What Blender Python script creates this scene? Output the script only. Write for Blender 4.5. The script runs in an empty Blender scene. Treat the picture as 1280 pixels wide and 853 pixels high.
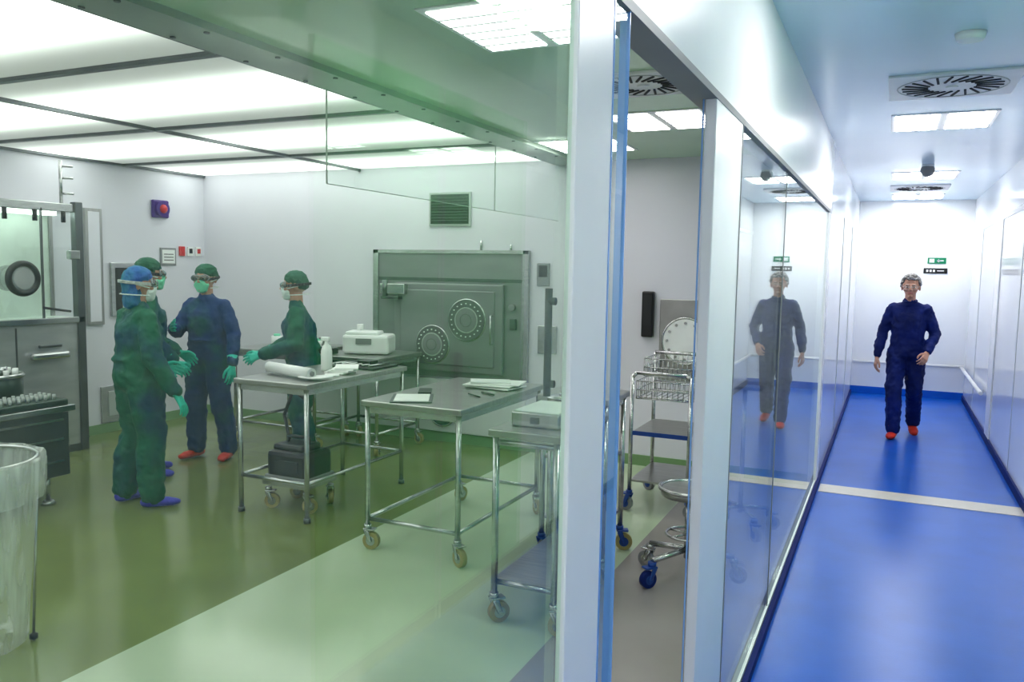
import bpy, bmesh, math, random
from mathutils import Matrix, Vector, Euler
random.seed(7)
SC=bpy.context.scene
COL=bpy.context.collection
SC.view_settings.view_transform='Standard'
SC.view_settings.exposure=0.42
SC.view_settings.gamma=0.90

# ------------------------------------------------------------ materials
MATS={}
def mat(name,col,rough=0.5,metal=0.0,noise=0.06,nscale=6.0,bump=0.0,bscale=40.0,col2=None,spec=0.5,coat=0.0,stretch=None,lo=0.35,hi=0.65):
    if name in MATS: return MATS[name]
    m=bpy.data.materials.new(name); m.use_nodes=True
    nt=m.node_tree; N=nt.nodes; L=nt.links
    p=N['Principled BSDF']
    p.inputs['Roughness'].default_value=rough
    p.inputs['Metallic'].default_value=metal
    p.inputs['Specular IOR Level'].default_value=spec
    p.inputs['Coat Weight'].default_value=coat
    tc=N.new('ShaderNodeTexCoord'); mp=N.new('ShaderNodeMapping')
    L.new(tc.outputs['Object'],mp.inputs[0])
    if stretch: mp.inputs['Scale'].default_value=stretch
    no=N.new('ShaderNodeTexNoise'); no.inputs['Scale'].default_value=nscale; no.inputs['Detail'].default_value=4
    L.new(mp.outputs[0],no.inputs['Vector'])
    cr=N.new('ShaderNodeValToRGB'); L.new(no.outputs[0],cr.inputs[0])
    c2=col2 if col2 else tuple(min(1,c*(1-noise)) for c in col)
    cr.color_ramp.elements[0].position=lo; cr.color_ramp.elements[1].position=hi
    cr.color_ramp.elements[0].color=(*col,1); cr.color_ramp.elements[1].color=(*c2,1)
    L.new(cr.outputs[0],p.inputs['Base Color'])
    if bump>0:
        n2=N.new('ShaderNodeTexNoise'); n2.inputs['Scale'].default_value=bscale; n2.inputs['Detail'].default_value=3
        L.new(mp.outputs[0],n2.inputs['Vector'])
        b=N.new('ShaderNodeBump'); b.inputs['Strength'].default_value=bump; b.inputs['Distance'].default_value=0.02
        L.new(n2.outputs[0],b.inputs['Height']); L.new(b.outputs[0],p.inputs['Normal'])
    MATS[name]=m; return m
def emit(name,col,strength):
    m=bpy.data.materials.new(name); m.use_nodes=True
    N=m.node_tree.nodes; p=N['Principled BSDF']
    p.inputs['Base Color'].default_value=(*col,1); p.inputs['Emission Color'].default_value=(*col,1)
    p.inputs['Emission Strength'].default_value=strength
    return m
def glass(name,tint=(0.93,0.98,0.95),f0=0.05,rough=0.0,mx=1.0,refl=(0.97,1,0.99)):
    m=bpy.data.materials.new(name); m.use_nodes=True
    nt=m.node_tree; N=nt.nodes; L=nt.links; N.clear()
    out=N.new('ShaderNodeOutputMaterial'); mix=N.new('ShaderNodeMixShader')
    tr=N.new('ShaderNodeBsdfTransparent'); gl=N.new('ShaderNodeBsdfGlossy')
    tr.inputs[0].default_value=(*tint,1); gl.inputs['Roughness'].default_value=rough
    gl.inputs[0].default_value=(*refl,1)
    lw=N.new('ShaderNodeLayerWeight'); lw.inputs[0].default_value=0.5
    pw=N.new('ShaderNodeMath'); pw.operation='POWER'; pw.inputs[1].default_value=5.0
    L.new(lw.outputs['Facing'],pw.inputs[0])
    ma=N.new('ShaderNodeMath'); ma.operation='MULTIPLY_ADD'; ma.inputs[1].default_value=(mx-f0); ma.inputs[2].default_value=f0
    L.new(pw.outputs[0],ma.inputs[0]); L.new(ma.outputs[0],mix.inputs[0])
    L.new(tr.outputs[0],mix.inputs[1]); L.new(gl.outputs[0],mix.inputs[2]); L.new(mix.outputs[0],out.inputs[0])
    return m

M_wall=mat('wall_white_panel',(0.73,0.72,0.79),0.3,noise=0.04,nscale=1.5)
M_cwall=mat('corridor_white_panel',(0.88,0.90,0.92),0.10,noise=0.03,nscale=1.2)
M_cceil=mat('corridor_ceiling_panel',(0.72,0.88,1.0),0.2,noise=0.05,nscale=1.0)  # white panels; blue bounce from the floor is tinted into the colour
M_oceil=mat('lab_ceiling_panel',(0.62,0.82,0.58),0.12,noise=0.12,nscale=1.0)
M_fblue=mat('blue_vinyl',(0.002,0.125,0.60),0.28,noise=0.12,nscale=3,bump=0.02,bscale=120,spec=0.4)
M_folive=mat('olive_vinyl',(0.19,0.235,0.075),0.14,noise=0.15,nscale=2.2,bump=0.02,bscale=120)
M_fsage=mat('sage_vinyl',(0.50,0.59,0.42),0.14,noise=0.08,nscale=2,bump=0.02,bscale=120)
M_ftaupe=mat('taupe_reflection_floor',(0.34,0.31,0.30),0.2,noise=0.08,nscale=2,bump=0.02,bscale=120)  # taupe reflection put into the floor colour, not a separate covering
M_strip=mat('brushed_threshold',(0.72,0.68,0.60),0.35,0.3,noise=0.12,nscale=14,stretch=(1,10,1))
M_gpanel=mat('pale_green_panel',(0.30,0.72,0.38),0.25,noise=0.1)
M_steel=mat('stainless_steel',(0.58,0.59,0.59),0.25,0.95,noise=0.2,nscale=9,stretch=(1,1,6))
M_steelb=mat('brushed_steel_sheet',(0.46,0.46,0.45),0.3,0.9,noise=0.18,nscale=5,stretch=(1,12,1))
M_steell=mat('light_steel_panel',(0.52,0.53,0.54),0.25,0.45,noise=0.2,nscale=3,stretch=(1,1,4))
M_steeld=mat('dark_steel',(0.16,0.17,0.18),0.35,0.85,noise=0.25,nscale=4)
M_steelp=mat('pass_through_steel',(0.29,0.285,0.31),0.36,0.4,noise=0.14,nscale=1.5,stretch=(1,1,3))
M_steelq=mat('pass_through_inner_steel',(0.19,0.19,0.205),0.36,0.4,noise=0.14,nscale=1.5)
M_beam=mat('beam_panel',(0.38,0.44,0.38),0.3,0.3,noise=0.15,nscale=3)
M_white=mat('white_plastic',(0.85,0.86,0.86),0.35)
M_post=mat('white_powdercoat',(0.86,0.87,0.88),0.3,noise=0.02)
M_blueedge=mat('blue_edge_seal',(0.22,0.42,0.80),0.2)
M_black=mat('black_plastic',(0.012,0.013,0.015),0.35)
M_dark=mat('dark_slot',(0.02,0.022,0.025),0.6)
M_slat=mat('dark_grille_slat',(0.075,0.078,0.085),0.45)
M_grey=mat('grey_plastic',(0.25,0.26,0.27),0.45)
M_lgrey=mat('light_grey_edge',(0.45,0.48,0.47),0.3)
M_darkblue=mat('dark_blue_trim',(0.004,0.02,0.16),0.6,spec=0.2)
M_greenskirt=mat('green_skirting',(0.20,0.34,0.16),0.3)
M_tyre=mat('cream_tyre',(0.40,0.33,0.14),0.5)
M_bluecast=mat('blue_caster_plastic',(0.01,0.06,0.30),0.35)
M_red=mat('red_shoe_cover',(0.70,0.03,0.01),0.5,bump=0.2)
M_purple=mat('purple_shoe_cover',(0.05,0.05,0.50),0.5,bump=0.2)
M_glove=mat('turquoise_glove',(0.005,0.50,0.38),0.4,bump=0.1)
M_mask=mat('mint_face_mask',(0.22,0.72,0.48),0.7,bump=0.15,bscale=60)
M_maskw=mat('white_face_mask',(0.75,0.82,0.80),0.7,bump=0.15,bscale=60)
M_cap=mat('green_hair_cover',(0.002,0.10,0.05),0.7,bump=0.5,bscale=45)
M_capb=mat('blue_hood',(0.005,0.08,0.42),0.6,bump=0.5,bscale=35,col2=(0.0,0.18,0.25))
M_skin=mat('skin',(0.55,0.30,0.21),0.45,noise=0.12,nscale=14,bump=0.05,bscale=80)
M_lips=mat('lips',(0.45,0.14,0.12),0.4)
M_eye=mat('eye_white',(0.75,0.75,0.73),0.2)
M_iris=mat('iris',(0.03,0.04,0.05),0.2)
M_hair=mat('grey_curly_hair',(0.42,0.41,0.40),0.8,bump=0.9,bscale=60,col2=(0.17,0.16,0.15),nscale=40)
M_suitg=mat('green_coverall',(0.001,0.115,0.058),0.6,bump=0.6,bscale=12,col2=(0.001,0.05,0.11),nscale=3.0,lo=0.45,hi=0.62,spec=0.25)
M_suitb=mat('blue_green_coverall',(0.002,0.034,0.15),0.6,bump=0.6,bscale=12,col2=(0.001,0.10,0.07),nscale=3.0,lo=0.52,hi=0.68,spec=0.25)
M_navy=mat('navy_scrubs',(0.003,0.018,0.16),0.65,bump=0.6,bscale=12,col2=(0.002,0.010,0.08),nscale=4,spec=0.25)
M_exit=mat('exit_green',(0.0,0.22,0.10),0.4)
M_paper=mat('paper',(0.85,0.86,0.85),0.6)
M_navyp=mat('violet_alarm',(0.06,0.01,0.22),0.25)
M_redp=mat('red_plastic',(0.6,0.02,0.03),0.3)
M_mint=mat('mint_interior',(0.72,0.80,0.74),0.3,noise=0.1)
M_drum=mat('dark_green_drum',(0.02,0.05,0.035),0.3,0.4)
G_pane=glass('pane_glass',(0.945,0.985,0.955),f0=0.035)
G_near=glass('near_pane_glass',(0.93,0.985,0.945),f0=0.045,refl=(0.82,1,0.85))
G_clear=glass('clear_glass',(0.97,0.99,0.98),0.04)
G_goggle=glass('goggle_lens',(0.45,0.55,0.55),0.08)
def bagmat():
    m=bpy.data.materials.new('clear_plastic_bag'); m.use_nodes=True
    nt=m.node_tree;N=nt.nodes;L=nt.links;N.clear()
    o=N.new('ShaderNodeOutputMaterial');mx=N.new('ShaderNodeMixShader');t=N.new('ShaderNodeBsdfTransparent')
    p=N.new('ShaderNodeBsdfPrincipled');p.inputs['Base Color'].default_value=(0.80,0.84,0.82,1);p.inputs['Roughness'].default_value=0.25
    n=N.new('ShaderNodeTexNoise');n.inputs['Scale'].default_value=5
    tc=N.new('ShaderNodeTexCoord');mp=N.new('ShaderNodeMapping');mp.inputs['Scale'].default_value=(3,3,0.4)
    L.new(tc.outputs['Object'],mp.inputs[0]);L.new(mp.outputs[0],n.inputs['Vector'])
    r=N.new('ShaderNodeMapRange');r.inputs[1].default_value=0.35;r.inputs[2].default_value=0.7;r.inputs[3].default_value=0.12;r.inputs[4].default_value=0.55
    L.new(n.outputs[0],r.inputs[0]);L.new(r.outputs[0],mx.inputs[0]);L.new(t.outputs[0],mx.inputs[1]);L.new(p.outputs[0],mx.inputs[2]);L.new(mx.outputs[0],o.inputs[0])
    b=N.new('ShaderNodeBump');b.inputs['Strength'].default_value=0.6;L.new(n.outputs[0],b.inputs['Height']);L.new(b.outputs[0],p.inputs['Normal'])
    return m
M_bag=bagmat()
def lumimat():
    m=bpy.data.materials.new('luminous_diffuser'); m.use_nodes=True
    nt=m.node_tree;N=nt.nodes;L=nt.links
    p=N['Principled BSDF'];p.inputs['Base Color'].default_value=(0.30,0.31,0.31,1);p.inputs['Roughness'].default_value=0.5
    tc=N.new('ShaderNodeTexCoord');sx=N.new('ShaderNodeSeparateXYZ');L.new(tc.outputs['Object'],sx.inputs[0])
    # one tube row per 1.39 m bay: bright centre, darker at the bay edges
    a=N.new('ShaderNodeMath');a.operation='MULTIPLY';a.inputs[1].default_value=2*math.pi/1.395;L.new(sx.outputs['Y'],a.inputs[0])
    c=N.new('ShaderNodeMath');c.operation='COSINE';L.new(a.outputs[0],c.inputs[0])
    r=N.new('ShaderNodeMapRange');r.inputs[1].default_value=1;r.inputs[2].default_value=-1;r.inputs[3].default_value=0.0;r.inputs[4].default_value=1.0
    L.new(c.outputs[0],r.inputs[0])
    q=N.new('ShaderNodeMath');q.operation='POWER';q.inputs[1].default_value=2.2;L.new(r.outputs[0],q.inputs[0])
    z=N.new('ShaderNodeMath');z.operation='MULTIPLY_ADD';z.inputs[1].default_value=2.5;z.inputs[2].default_value=0.30;L.new(q.outputs[0],z.inputs[0])
    p.inputs['Emission Color'].default_value=(1.0,0.97,0.97,1)
    L.new(z.outputs[0],p.inputs['Emission Strength'])
    return m
M_lumi=lumimat()
E_corr=emit('corridor_tube_light',(1.0,0.99,0.97),19.0)
E_lab=emit('lab_tube_light',(1.0,0.99,0.97),6.0)
E_iso=emit('isolator_added_glow',(0.95,1.0,0.97),5.0)  # glow added to brighten the isolator interior, no known fitting

# ------------------------------------------------------------ builder
_SPH={}
def sph_pts(sub=2):
    if sub not in _SPH:
        b=bmesh.new(); bmesh.ops.create_icosphere(b,subdivisions=sub,radius=1); _SPH[sub]=[v.co.copy() for v in b.verts]; b.free()
    return _SPH[sub]
class B:
    def __init__(s,name,parent=None):
        s.name=name;s.parent=parent;s.bm=bmesh.new();s.mats=[];s.M=Matrix.Identity(4)
    def mi(s,m):
        if m not in s.mats: s.mats.append(m)
        return s.mats.index(m)
    def _fin(s,geom_verts,m,smooth,M=None):
        MM=s.M@M if M is not None else s.M
        for v in geom_verts: v.co=MM@v.co
        i=s.mi(m); fs=set()
        for v in geom_verts:
            for f in v.link_faces: fs.add(f)
        for f in fs:
            f.material_index=i
            f.smooth = smooth if smooth in (True,False) else (len(f.verts)<=4)
    def box(s,c,d,m,rot=(0,0,0),bev=0.0):
        r=bmesh.ops.create_cube(s.bm,size=1.0); vs=r['verts']
        for v in vs: v.co=Vector((v.co.x*d[0],v.co.y*d[1],v.co.z*d[2]))
        if bev>0:
            es=list({e for v in vs for e in v.link_edges})
            rr=bmesh.ops.bevel(s.bm,geom=es,offset=bev,segments=2,profile=0.5,affect='EDGES')
            vs=list({v for f in rr['faces'] for v in f.verts}|{v for v in vs if v.is_valid})
        s._fin(vs,m,False,Matrix.Translation(c)@Euler(rot).to_matrix().to_4x4())
        return s
    def b2(s,x0,x1,y0,y1,z0,z1,m,bev=0.0):
        return s.box(((x0+x1)/2,(y0+y1)/2,(z0+z1)/2),(abs(x1-x0),abs(y1-y0),abs(z1-z0)),m,bev=bev)
    def cyl(s,p1,p2,r,m,seg=16,r2=None,cap=True):
        p1=Vector(p1);p2=Vector(p2);d=p2-p1
        q=d.to_track_quat('Z','Y').to_matrix().to_4x4()
        rr=bmesh.ops.create_cone(s.bm,cap_ends=cap,segments=seg,radius1=r,radius2=(r if r2 is None else r2),depth=d.length)
        s._fin(rr['verts'],m,'side',Matrix.Translation((p1+p2)/2)@q)
        return s
    def tube(s,pts,r,m,seg=10,closed=False):
        P=[Vector(p) for p in pts]
        if closed: P=P+[P[0]]
        for a,b in zip(P[:-1],P[1:]): s.cyl(a,b,r,m,seg)
        for p in P[(0 if closed else 1):-1]: s.ell(p,(r,r,r),m,1)
        return s
    def ell(s,c,r,m,sub=2,rot=(0,0,0)):
        rr=bmesh.ops.create_icosphere(s.bm,subdivisions=sub,radius=1.0)
        for v in rr['verts']: v.co=Vector((v.co.x*r[0],v.co.y*r[1],v.co.z*r[2]))
        s._fin(rr['verts'],m,True,Matrix.Translation(c)@Euler(rot).to_matrix().to_4x4())
        return s
    def torus(s,c,axis,R,r,m,n=32,k=8):
        q=Vector(axis).to_track_quat('Z','Y').to_matrix().to_4x4(); vs=[]
        for i in range(n):
            a=2*math.pi*i/n
            for j in range(k):
                b=2*math.pi*j/k
                vs.append(s.bm.verts.new(((R+r*math.cos(b))*math.cos(a),(R+r*math.cos(b))*math.sin(a),r*math.sin(b))))
        for i in range(n):
            for j in range(k):
                s.bm.faces.new((vs[i*k+j],vs[((i+1)%n)*k+j],vs[((i+1)%n)*k+(j+1)%k],vs[i*k+(j+1)%k]))
        s._fin(vs,m,True,Matrix.Translation(c)@q)
        return s
    def hull(s,els,m,sub=2):
        tmp=bmesh.new()
        for c,r in els:
            if not hasattr(r,'__len__'): r=(r,r,r)
            for p in sph_pts(sub): tmp.verts.new((c[0]+p.x*r[0],c[1]+p.y*r[1],c[2]+p.z*r[2]))
        bmesh.ops.convex_hull(tmp,input=tmp.verts[:])
        bmesh.ops.delete(tmp,geom=[v for v in tmp.verts if not v.link_faces],context='VERTS')
        tmp.verts.index_update()
        nv=[s.bm.verts.new(v.co) for v in tmp.verts]
        for f in tmp.faces:
            try: s.bm.faces.new([nv[v.index] for v in f.verts])
            except ValueError: pass
        tmp.free(); s._fin(nv,m,True)
        return s
    def lathe(s,c,prof,m,seg=24,wob=0.0):
        rings=[]
        for (r,z) in prof:
            rings.append([s.bm.verts.new((c[0]+(r*(1+wob*math.sin(i*3.1+z*4)*math.cos(i*1.7)))*math.cos(2*math.pi*i/seg),c[1]+(r*(1+wob*math.sin(i*2.3+z*5)))*math.sin(2*math.pi*i/seg),c[2]+z)) for i in range(seg)])
        allv=[v for r in rings for v in r]
        for a,b in zip(rings[:-1],rings[1:]):
            for i in range(seg): s.bm.faces.new((a[i],a[(i+1)%seg],b[(i+1)%seg],b[i]))
        s._fin(allv,m,True); return s
    def done(s,remesh=0,smooth=0,disp=None):
        bmesh.ops.recalc_face_normals(s.bm,faces=s.bm.faces[:])
        me=bpy.data.meshes.new(s.name)
        s.bm.to_mesh(me); s.bm.free()
        for m in s.mats: me.materials.append(m)
        o=bpy.data.objects.new(s.name,me); COL.objects.link(o)
        if s.parent: o.parent=s.parent
        if remesh:
            md=o.modifiers.new('remesh','REMESH'); md.mode='VOXEL'; md.voxel_size=remesh; md.use_smooth_shade=True
        if smooth:
            md=o.modifiers.new('smooth','SMOOTH'); md.iterations=smooth; md.factor=0.5
        if disp:
            t=bpy.data.textures.new(s.name+'_folds','CLOUDS'); t.noise_scale=disp[1]; t.noise_depth=2
            md=o.modifiers.new('folds','DISPLACE'); md.texture=t; md.strength=disp[0]; md.mid_level=0.5; md.texture_coords='LOCAL'
        return o
def empty(name,loc=(0,0,0),rz=0):
    e=bpy.data.objects.new(name,None); COL.objects.link(e); e.location=loc; e.rotation_euler=(0,0,rz); e.empty_display_size=0.2
    return e
def slab(name,x0,x1,y0,y1,z0,z1,m,bev=0):
    return B(name).b2(x0,x1,y0,y1,z0,z1,m,bev).done()

# ------------------------------------------------------------ room shell
XG=-0.453; XR=0.94; YB=6.58; YE=12.2; XL=-6.8; HC=2.65; HL=2.57; Y0=-1.6
XT=-1.30
slab('floor_corridor',XG-0.03,XR+0.1,Y0,YE+0.1,-0.1,0,M_fblue)
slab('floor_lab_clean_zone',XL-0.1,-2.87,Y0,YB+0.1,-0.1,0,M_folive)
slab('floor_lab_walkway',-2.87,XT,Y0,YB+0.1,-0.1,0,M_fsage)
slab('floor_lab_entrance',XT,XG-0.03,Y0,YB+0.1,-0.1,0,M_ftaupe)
slab('trim_floor_strip',XG+0.03,XR,6.44,6.68,0.0,0.004,M_strip)
slab('wall_left',XL-0.1,XL,Y0,YB+0.1,0,HL+0.1,M_wall)
slab('wall_back',XL,XG-0.06,YB,YB+0.1,0,HL+0.1,M_wall)
slab('wall_front',XL,XG-0.06,Y0-0.1,Y0,0,HL+0.1,M_wall)
slab('wall_corridor_rear',XG-0.06,XR+0.1,Y0-0.1,Y0,0,HC,M_cwall)
slab('wall_corridor_end',XG-0.1,XR+0.1,YE,YE+0.1,0,HC,M_cwall)
slab('wall_corridor_left',XG-0.06,XG,6.75,YE,0,HC,M_cwall)
slab('baseboard_lab_back',XL,XG-0.06,YB-0.012,YB,0,0.09,M_greenskirt)
slab('baseboard_lab_left',XL,XL+0.012,Y0,YB,0,0.09,M_greenskirt)
slab('baseboard_corridor_end',XG,XR,YE-0.012,YE,0,0.10,M_fblue)
slab('baseboard_corridor_left',XG,XG+0.022,2.66,YE,0,0.04,M_darkblue)
slab('baseboard_corridor_right',XR-0.016,XR,Y0,YE,0,0.07,M_darkblue)
slab('ceiling_corridor',XG-0.06,XR+0.1,Y0,YE+0.1,HC,HC+0.08,M_cceil)
slab('ceiling_lab_walkway',-2.45,XG-0.06,Y0,YB,HL,HL+0.08,M_oceil)
b=B('wall_corridor_right')
b.b2(XR,XR+0.08,Y0,YE,0,HC,M_cwall)
b.done()
b=B('green_reflector_corridor_right'); b.b2(XR-0.014,XR-0.002,2.3,4.1,0.0,2.45,M_gpanel,0.004); b.b2(XR-0.018,XR-0.012,3.18,3.2,0,2.45,M_lgrey); b.b2(XR-0.05,XR-0.014,3.3,3.33,0.95,1.25,M_steel,0.005); b.done()  # unseen green panel added so the near glass reflects a green tint
b=B('trim_right_post'); b.b2(XR-0.012,XR+0.0,9.0,9.35,0.07,2.2,M_post,0.003); b.b2(XR-0.006,XR,4.2,YE,2.2,2.24,M_post)
for y in (5.6,7.6,10.9): b.b2(XR-0.003,XR,y,y+0.012,0.07,2.2,M_lgrey)
b.done()
b=B('ceiling_luminous_clean_zone')
b.b2(XL,-2.66,Y0,YB,HL+0.02,HL+0.06,M_lumi)
b.done()
b=B('trim_ceiling_grid')
for y in (-0.02,1.375,2.77,4.165,5.56): b.b2(XL,-2.66,y-0.018,y+0.018,HL-0.002,HL+0.03,M_steeld)
b.b2(-4.765,-4.735,Y0,YB,HL-0.003,HL+0.03,M_steeld)
b.b2(-6.80,-6.77,Y0,YB,HL-0.002,HL+0.03,M_steeld)
b.b2(-2.70,-2.66,Y0,YB,HL-0.02,HL+0.03,M_steeld)
b.done()
b=B('trim_clean_zone_beam')
b.b2(-2.66,-2.42,Y0,YB,HL-0.03,HL+0.08,M_beam)
y=0.0
while y<6.4:
    for x in (-2.63,-2.45): b.cyl((x,y,HL-0.035),(x,y,HL-0.028),0.012,M_steeld,10)
    y+=0.4
b.done()
b=B('window_downstand_screen')
b.b2(-2.664,-2.656,3.4,5.34,2.07,HL-0.03,G_clear); b.b2(-2.664,-2.656,5.345,YB,2.07,HL-0.03,G_clear)
b.b2(-2.664,-2.656,3.398,3.402,2.07,HL-0.03,M_lgrey); b.b2(-2.664,-2.656,5.341,5.344,2.07,HL-0.03,M_lgrey)
b.b2(-2.664,-2.656,3.4,YB,2.067,2.070,M_lgrey)
b.done()

# corridor glass partition
b=B('window_partition_near')
b.b2(XG-0.018,XG-0.008,Y0,1.19,0.03,2.62,G_near)
b.b2(XG-0.03,XG,Y0,1.19,0,0.03,M_post)
b.done()
b=B('glass_door_handle'); b.cyl((XG-0.03,1.165,1.45),(XG-0.03,1.165,1.62),0.006,M_black); b.cyl((XG-0.03,1.165,1.47),(XG-0.018,1.165,1.47),0.006,M_black); b.cyl((XG-0.03,1.165,1.60),(XG-0.018,1.165,1.60),0.006,M_black); b.done()
b=B('window_partition_far')
b.b2(XG-0.018,XG-0.008,2.68,3.935,0.05,2.12,G_pane); b.b2(XG-0.018,XG-0.008,3.945,6.60,0.05,2.12,G_pane)
b.b2(XG-0.020,XG-0.006,3.935,3.945,0.05,2.12,M_grey)
b.b2(XG-0.03,XG-0.002,2.68,6.6,0,0.05,M_post)
b.done()
b=B('trim_partition_header'); b.b2(XG-0.06,XG+0.0,1.19,6.75,2.13,HC,M_post); b.b2(XG-0.07,XG+0.004,1.19,6.75,2.115,2.135,M_grey); b.done()
b=B('trim_door_jamb_near')
b.b2(XG-0.016,XG,1.19,1.36,0,2.66,M_post,0.003); b.b2(XG-0.016,XG-0.002,1.363,1.445,0,2.12,G_pane); b.b2(XG-0.018,XG+0.001,1.358,1.364,0,2.12,M_blueedge); b.b2(XG-0.018,XG+0.001,1.445,1.449,0,2.12,M_blueedge); b.done()
b=B('trim_door_jamb_far'); b.b2(XG-0.03,XG+0.002,2.24,2.66,0,2.13,M_post,0.004); b.b2(XG-0.03,XG+0.004,2.655,2.665,0,2.13,M_grey); b.b2(XG-0.036,XG-0.032,2.236,2.242,0,2.12,M_blueedge); b.done()
b=B('trim_far_post'); b.b2(XG-0.07,XG+0.003,6.58,6.76,0,2.66,M_post,0.004); b.done()
b=B('trim_left_far_panels')
for y in (8.6,10.4): b.b2(XG,XG+0.004,y,y+0.02,0.07,2.2,M_lgrey)
b.done()

# ------------------------------------------------------------ ceiling fixtures
def panel_light(name,cx,cy,z,em,w=0.6,l=0.62):
    b=B(name)
    b.b2(cx-w/2,cx+w/2,cy-l/2,cy+l/2,z-0.006,z,M_white,0.002)
    for sx in (-1,1):
        x=cx+sx*w*0.25
        b.b2(x-w*0.205,x+w*0.205,cy-l*0.44,cy+l*0.44,z-0.010,z-0.004,em)
        for k in range(1,6):
            y=cy-l*0.44+k*l*0.88/6; b.b2(x-w*0.205,x+w*0.205,y-0.004,y+0.004,z-0.014,z-0.008,M_grey)
    b.done()
for y in (-0.2,2.9,6.0,9.15,11.55): panel_light('corridor_ceiling_light',0.24,y,HC,E_corr)
for (x,y) in ((-1.3,2.85),(-1.32,4.95),(-2.1,5.75),(-1.3,0.6)): panel_light('lab_ceiling_light',x,y,HL,E_lab)
def diffuser(name,cx,cy,z,S=0.6):
    b=B(name); b.b2(cx-S/2,cx+S/2,cy-S/2,cy+S/2,z-0.012,z,M_white,0.003)
    b.torus((cx,cy,z-0.012),(0,0,1),S*0.43,0.004,M_lgrey,32,6)
    for i in range(22):
        a=2*math.pi*i/22
        b.box((cx+S*0.29*math.cos(a),cy+S*0.29*math.sin(a),z-0.014),(S*0.22,0.011,0.006),M_dark,rot=(0,0,a+0.35))
    b.cyl((cx,cy,z-0.02),(cx,cy,z-0.01),0.03,M_white,16); b.done()
diffuser('ceiling_swirl_diffuser',0.23,4.88,HC); diffuser('ceiling_swirl_diffuser',0.23,10.4,HC); diffuser('ceiling_swirl_diffuser',-1.16,3.95,HL,0.5)
b=B('smoke_detector'); b.cyl((0.24,3.9,HC-0.03),(0.24,3.9,HC),0.05,M_white,20,0.06); b.done()
b=B('ceiling_camera_dome'); b.cyl((0.24,8.3,HC-0.03),(0.24,8.3,HC),0.05,M_white,20); b.ell((0.24,8.3,HC-0.05),(0.06,0.06,0.06),M_grey,3); b.done()

# ------------------------------------------------------------ corridor end fittings
b=B('handrail_end'); b.cyl((XG+0.02,YE-0.06,0.45),(XR-0.02,YE-0.06,0.45),0.02,M_white)
for x in (-0.3,0.24,0.8): b.cyl((x,YE-0.06,0.45),(x,YE,0.45),0.012,M_steel)
b.done()
b=B('handrail_side'); b.cyl((XR-0.05,9.5,0.45),(XR-0.05,YE-0.10,0.45),0.02,M_white)
for y in (9.7,11.9): b.cyl((XR-0.05,y,0.45),(XR,y,0.45),0.012,M_steel)
b.done()
b=B('emergency_exit_sign'); b.b2(0.42,0.64,YE-0.01,YE,1.81,1.89,M_exit); b.b2(0.44,0.50,YE-0.013,YE-0.009,1.825,1.875,M_white); b.b2(0.53,0.61,YE-0.013,YE-0.009,1.843,1.857,M_white)
b.box((0.55,YE-0.011,1.85),(0.03,0.004,0.03),M_white,rot=(0,0.785,0)); b.done()
b=B('direction_sign'); b.b2(0.38,0.66,YE-0.01,YE,1.68,1.75,M_black)
for x in (0.41,0.45,0.49): b.b2(x,x+0.025,YE-0.013,YE-0.009,1.70,1.73,M_white)
b.b2(0.54,0.62,YE-0.013,YE-0.009,1.71,1.722,M_white); b.done()

# ------------------------------------------------------------ back wall fittings
def flange(b,cx,cz,y,r):
    b.torus((cx,y,cz),(0,1,0),r,0.009,M_steel,40,8)
    b.cyl((cx,y+0.01,cz),(cx,y-0.015,cz),r*0.97,M_steelq,40)
    b.torus((cx,y-0.015,cz),(0,1,0),r*0.60,0.006,M_lgrey,36,6)
    b.cyl((cx,y-0.01,cz),(cx,y-0.022,cz),r*0.56,M_steelp,36)
    b.torus((cx,y-0.022,cz),(0,1,0),r*0.30,0.004,M_steelq,30,6)
    for i in range(20):
        a=2*math.pi*i/20; x=cx+r*0.80*math.cos(a); z=cz+r*0.80*math.sin(a)
        b.cyl((x,y-0.012,z),(x,y-0.024,z),0.006,M_white,8)
b=B('autoclave_door')
y=YB-0.002
b.b2(-4.56,-2.91,y-0.03,y,0.62,1.81,M_steelp,0.004)
for (x0,x1,z0,z1) in ((-4.56,-2.91,1.775,1.81),(-4.56,-4.50,0.62,1.81),(-2.97,-2.91,0.62,1.81)): b.b2(x0,x1,y-0.045,y-0.02,z0,z1,M_steel,0.004)
b.b2(-4.56,-2.91,y-0.036,y-0.02,1.52,1.55,M_steeld)
b.b2(-4.30,-3.14,y-0.075,y-0.03,0.68,1.50,M_steelp,0.012)
b.b2(-4.22,-3.22,y-0.085,y-0.07,0.74,1.44,M_steelp,0.01)
flange(b,-3.50,1.17,y-0.085,0.19); flange(b,-3.86,0.93,y-0.085,0.175)
for z in (1.44,0.80):
    b.b2(-4.42,-4.14,y-0.14,y-0.07,z-0.05,z+0.05,M_steel,0.01); b.cyl((-4.36,y-0.13,z-0.08),(-4.36,y-0.13,z+0.08),0.028,M_steeld)
    b.b2(-4.40,-4.20,y-0.15,y-0.08,z-0.10,z-0.07,M_steeld,0.006)
b.tube([(-3.24,y-0.08,1.22),(-3.24,y-0.12,1.22),(-3.24,y-0.12,0.96),(-3.24,y-0.08,0.96)],0.008,M_steel)
b.cyl((-3.06,y-0.03,1.30),(-3.06,y-0.07,1.30),0.03,M_steel); b.b2(-3.08,-3.02,y-0.06,y-0.03,1.10,1.20,M_steeld,0.005)
b.b2(-4.40,-2.93,y-0.03,y,0.10,0.60,M_wall,0.004)
b.cyl((-3.77,y-0.03,0.30),(-3.77,y-0.06,0.30),0.14,M_drum,32); b.torus((-3.77,y-0.05,0.30),(0,1,0),0.14,0.012,M_steel,32,6)
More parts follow.
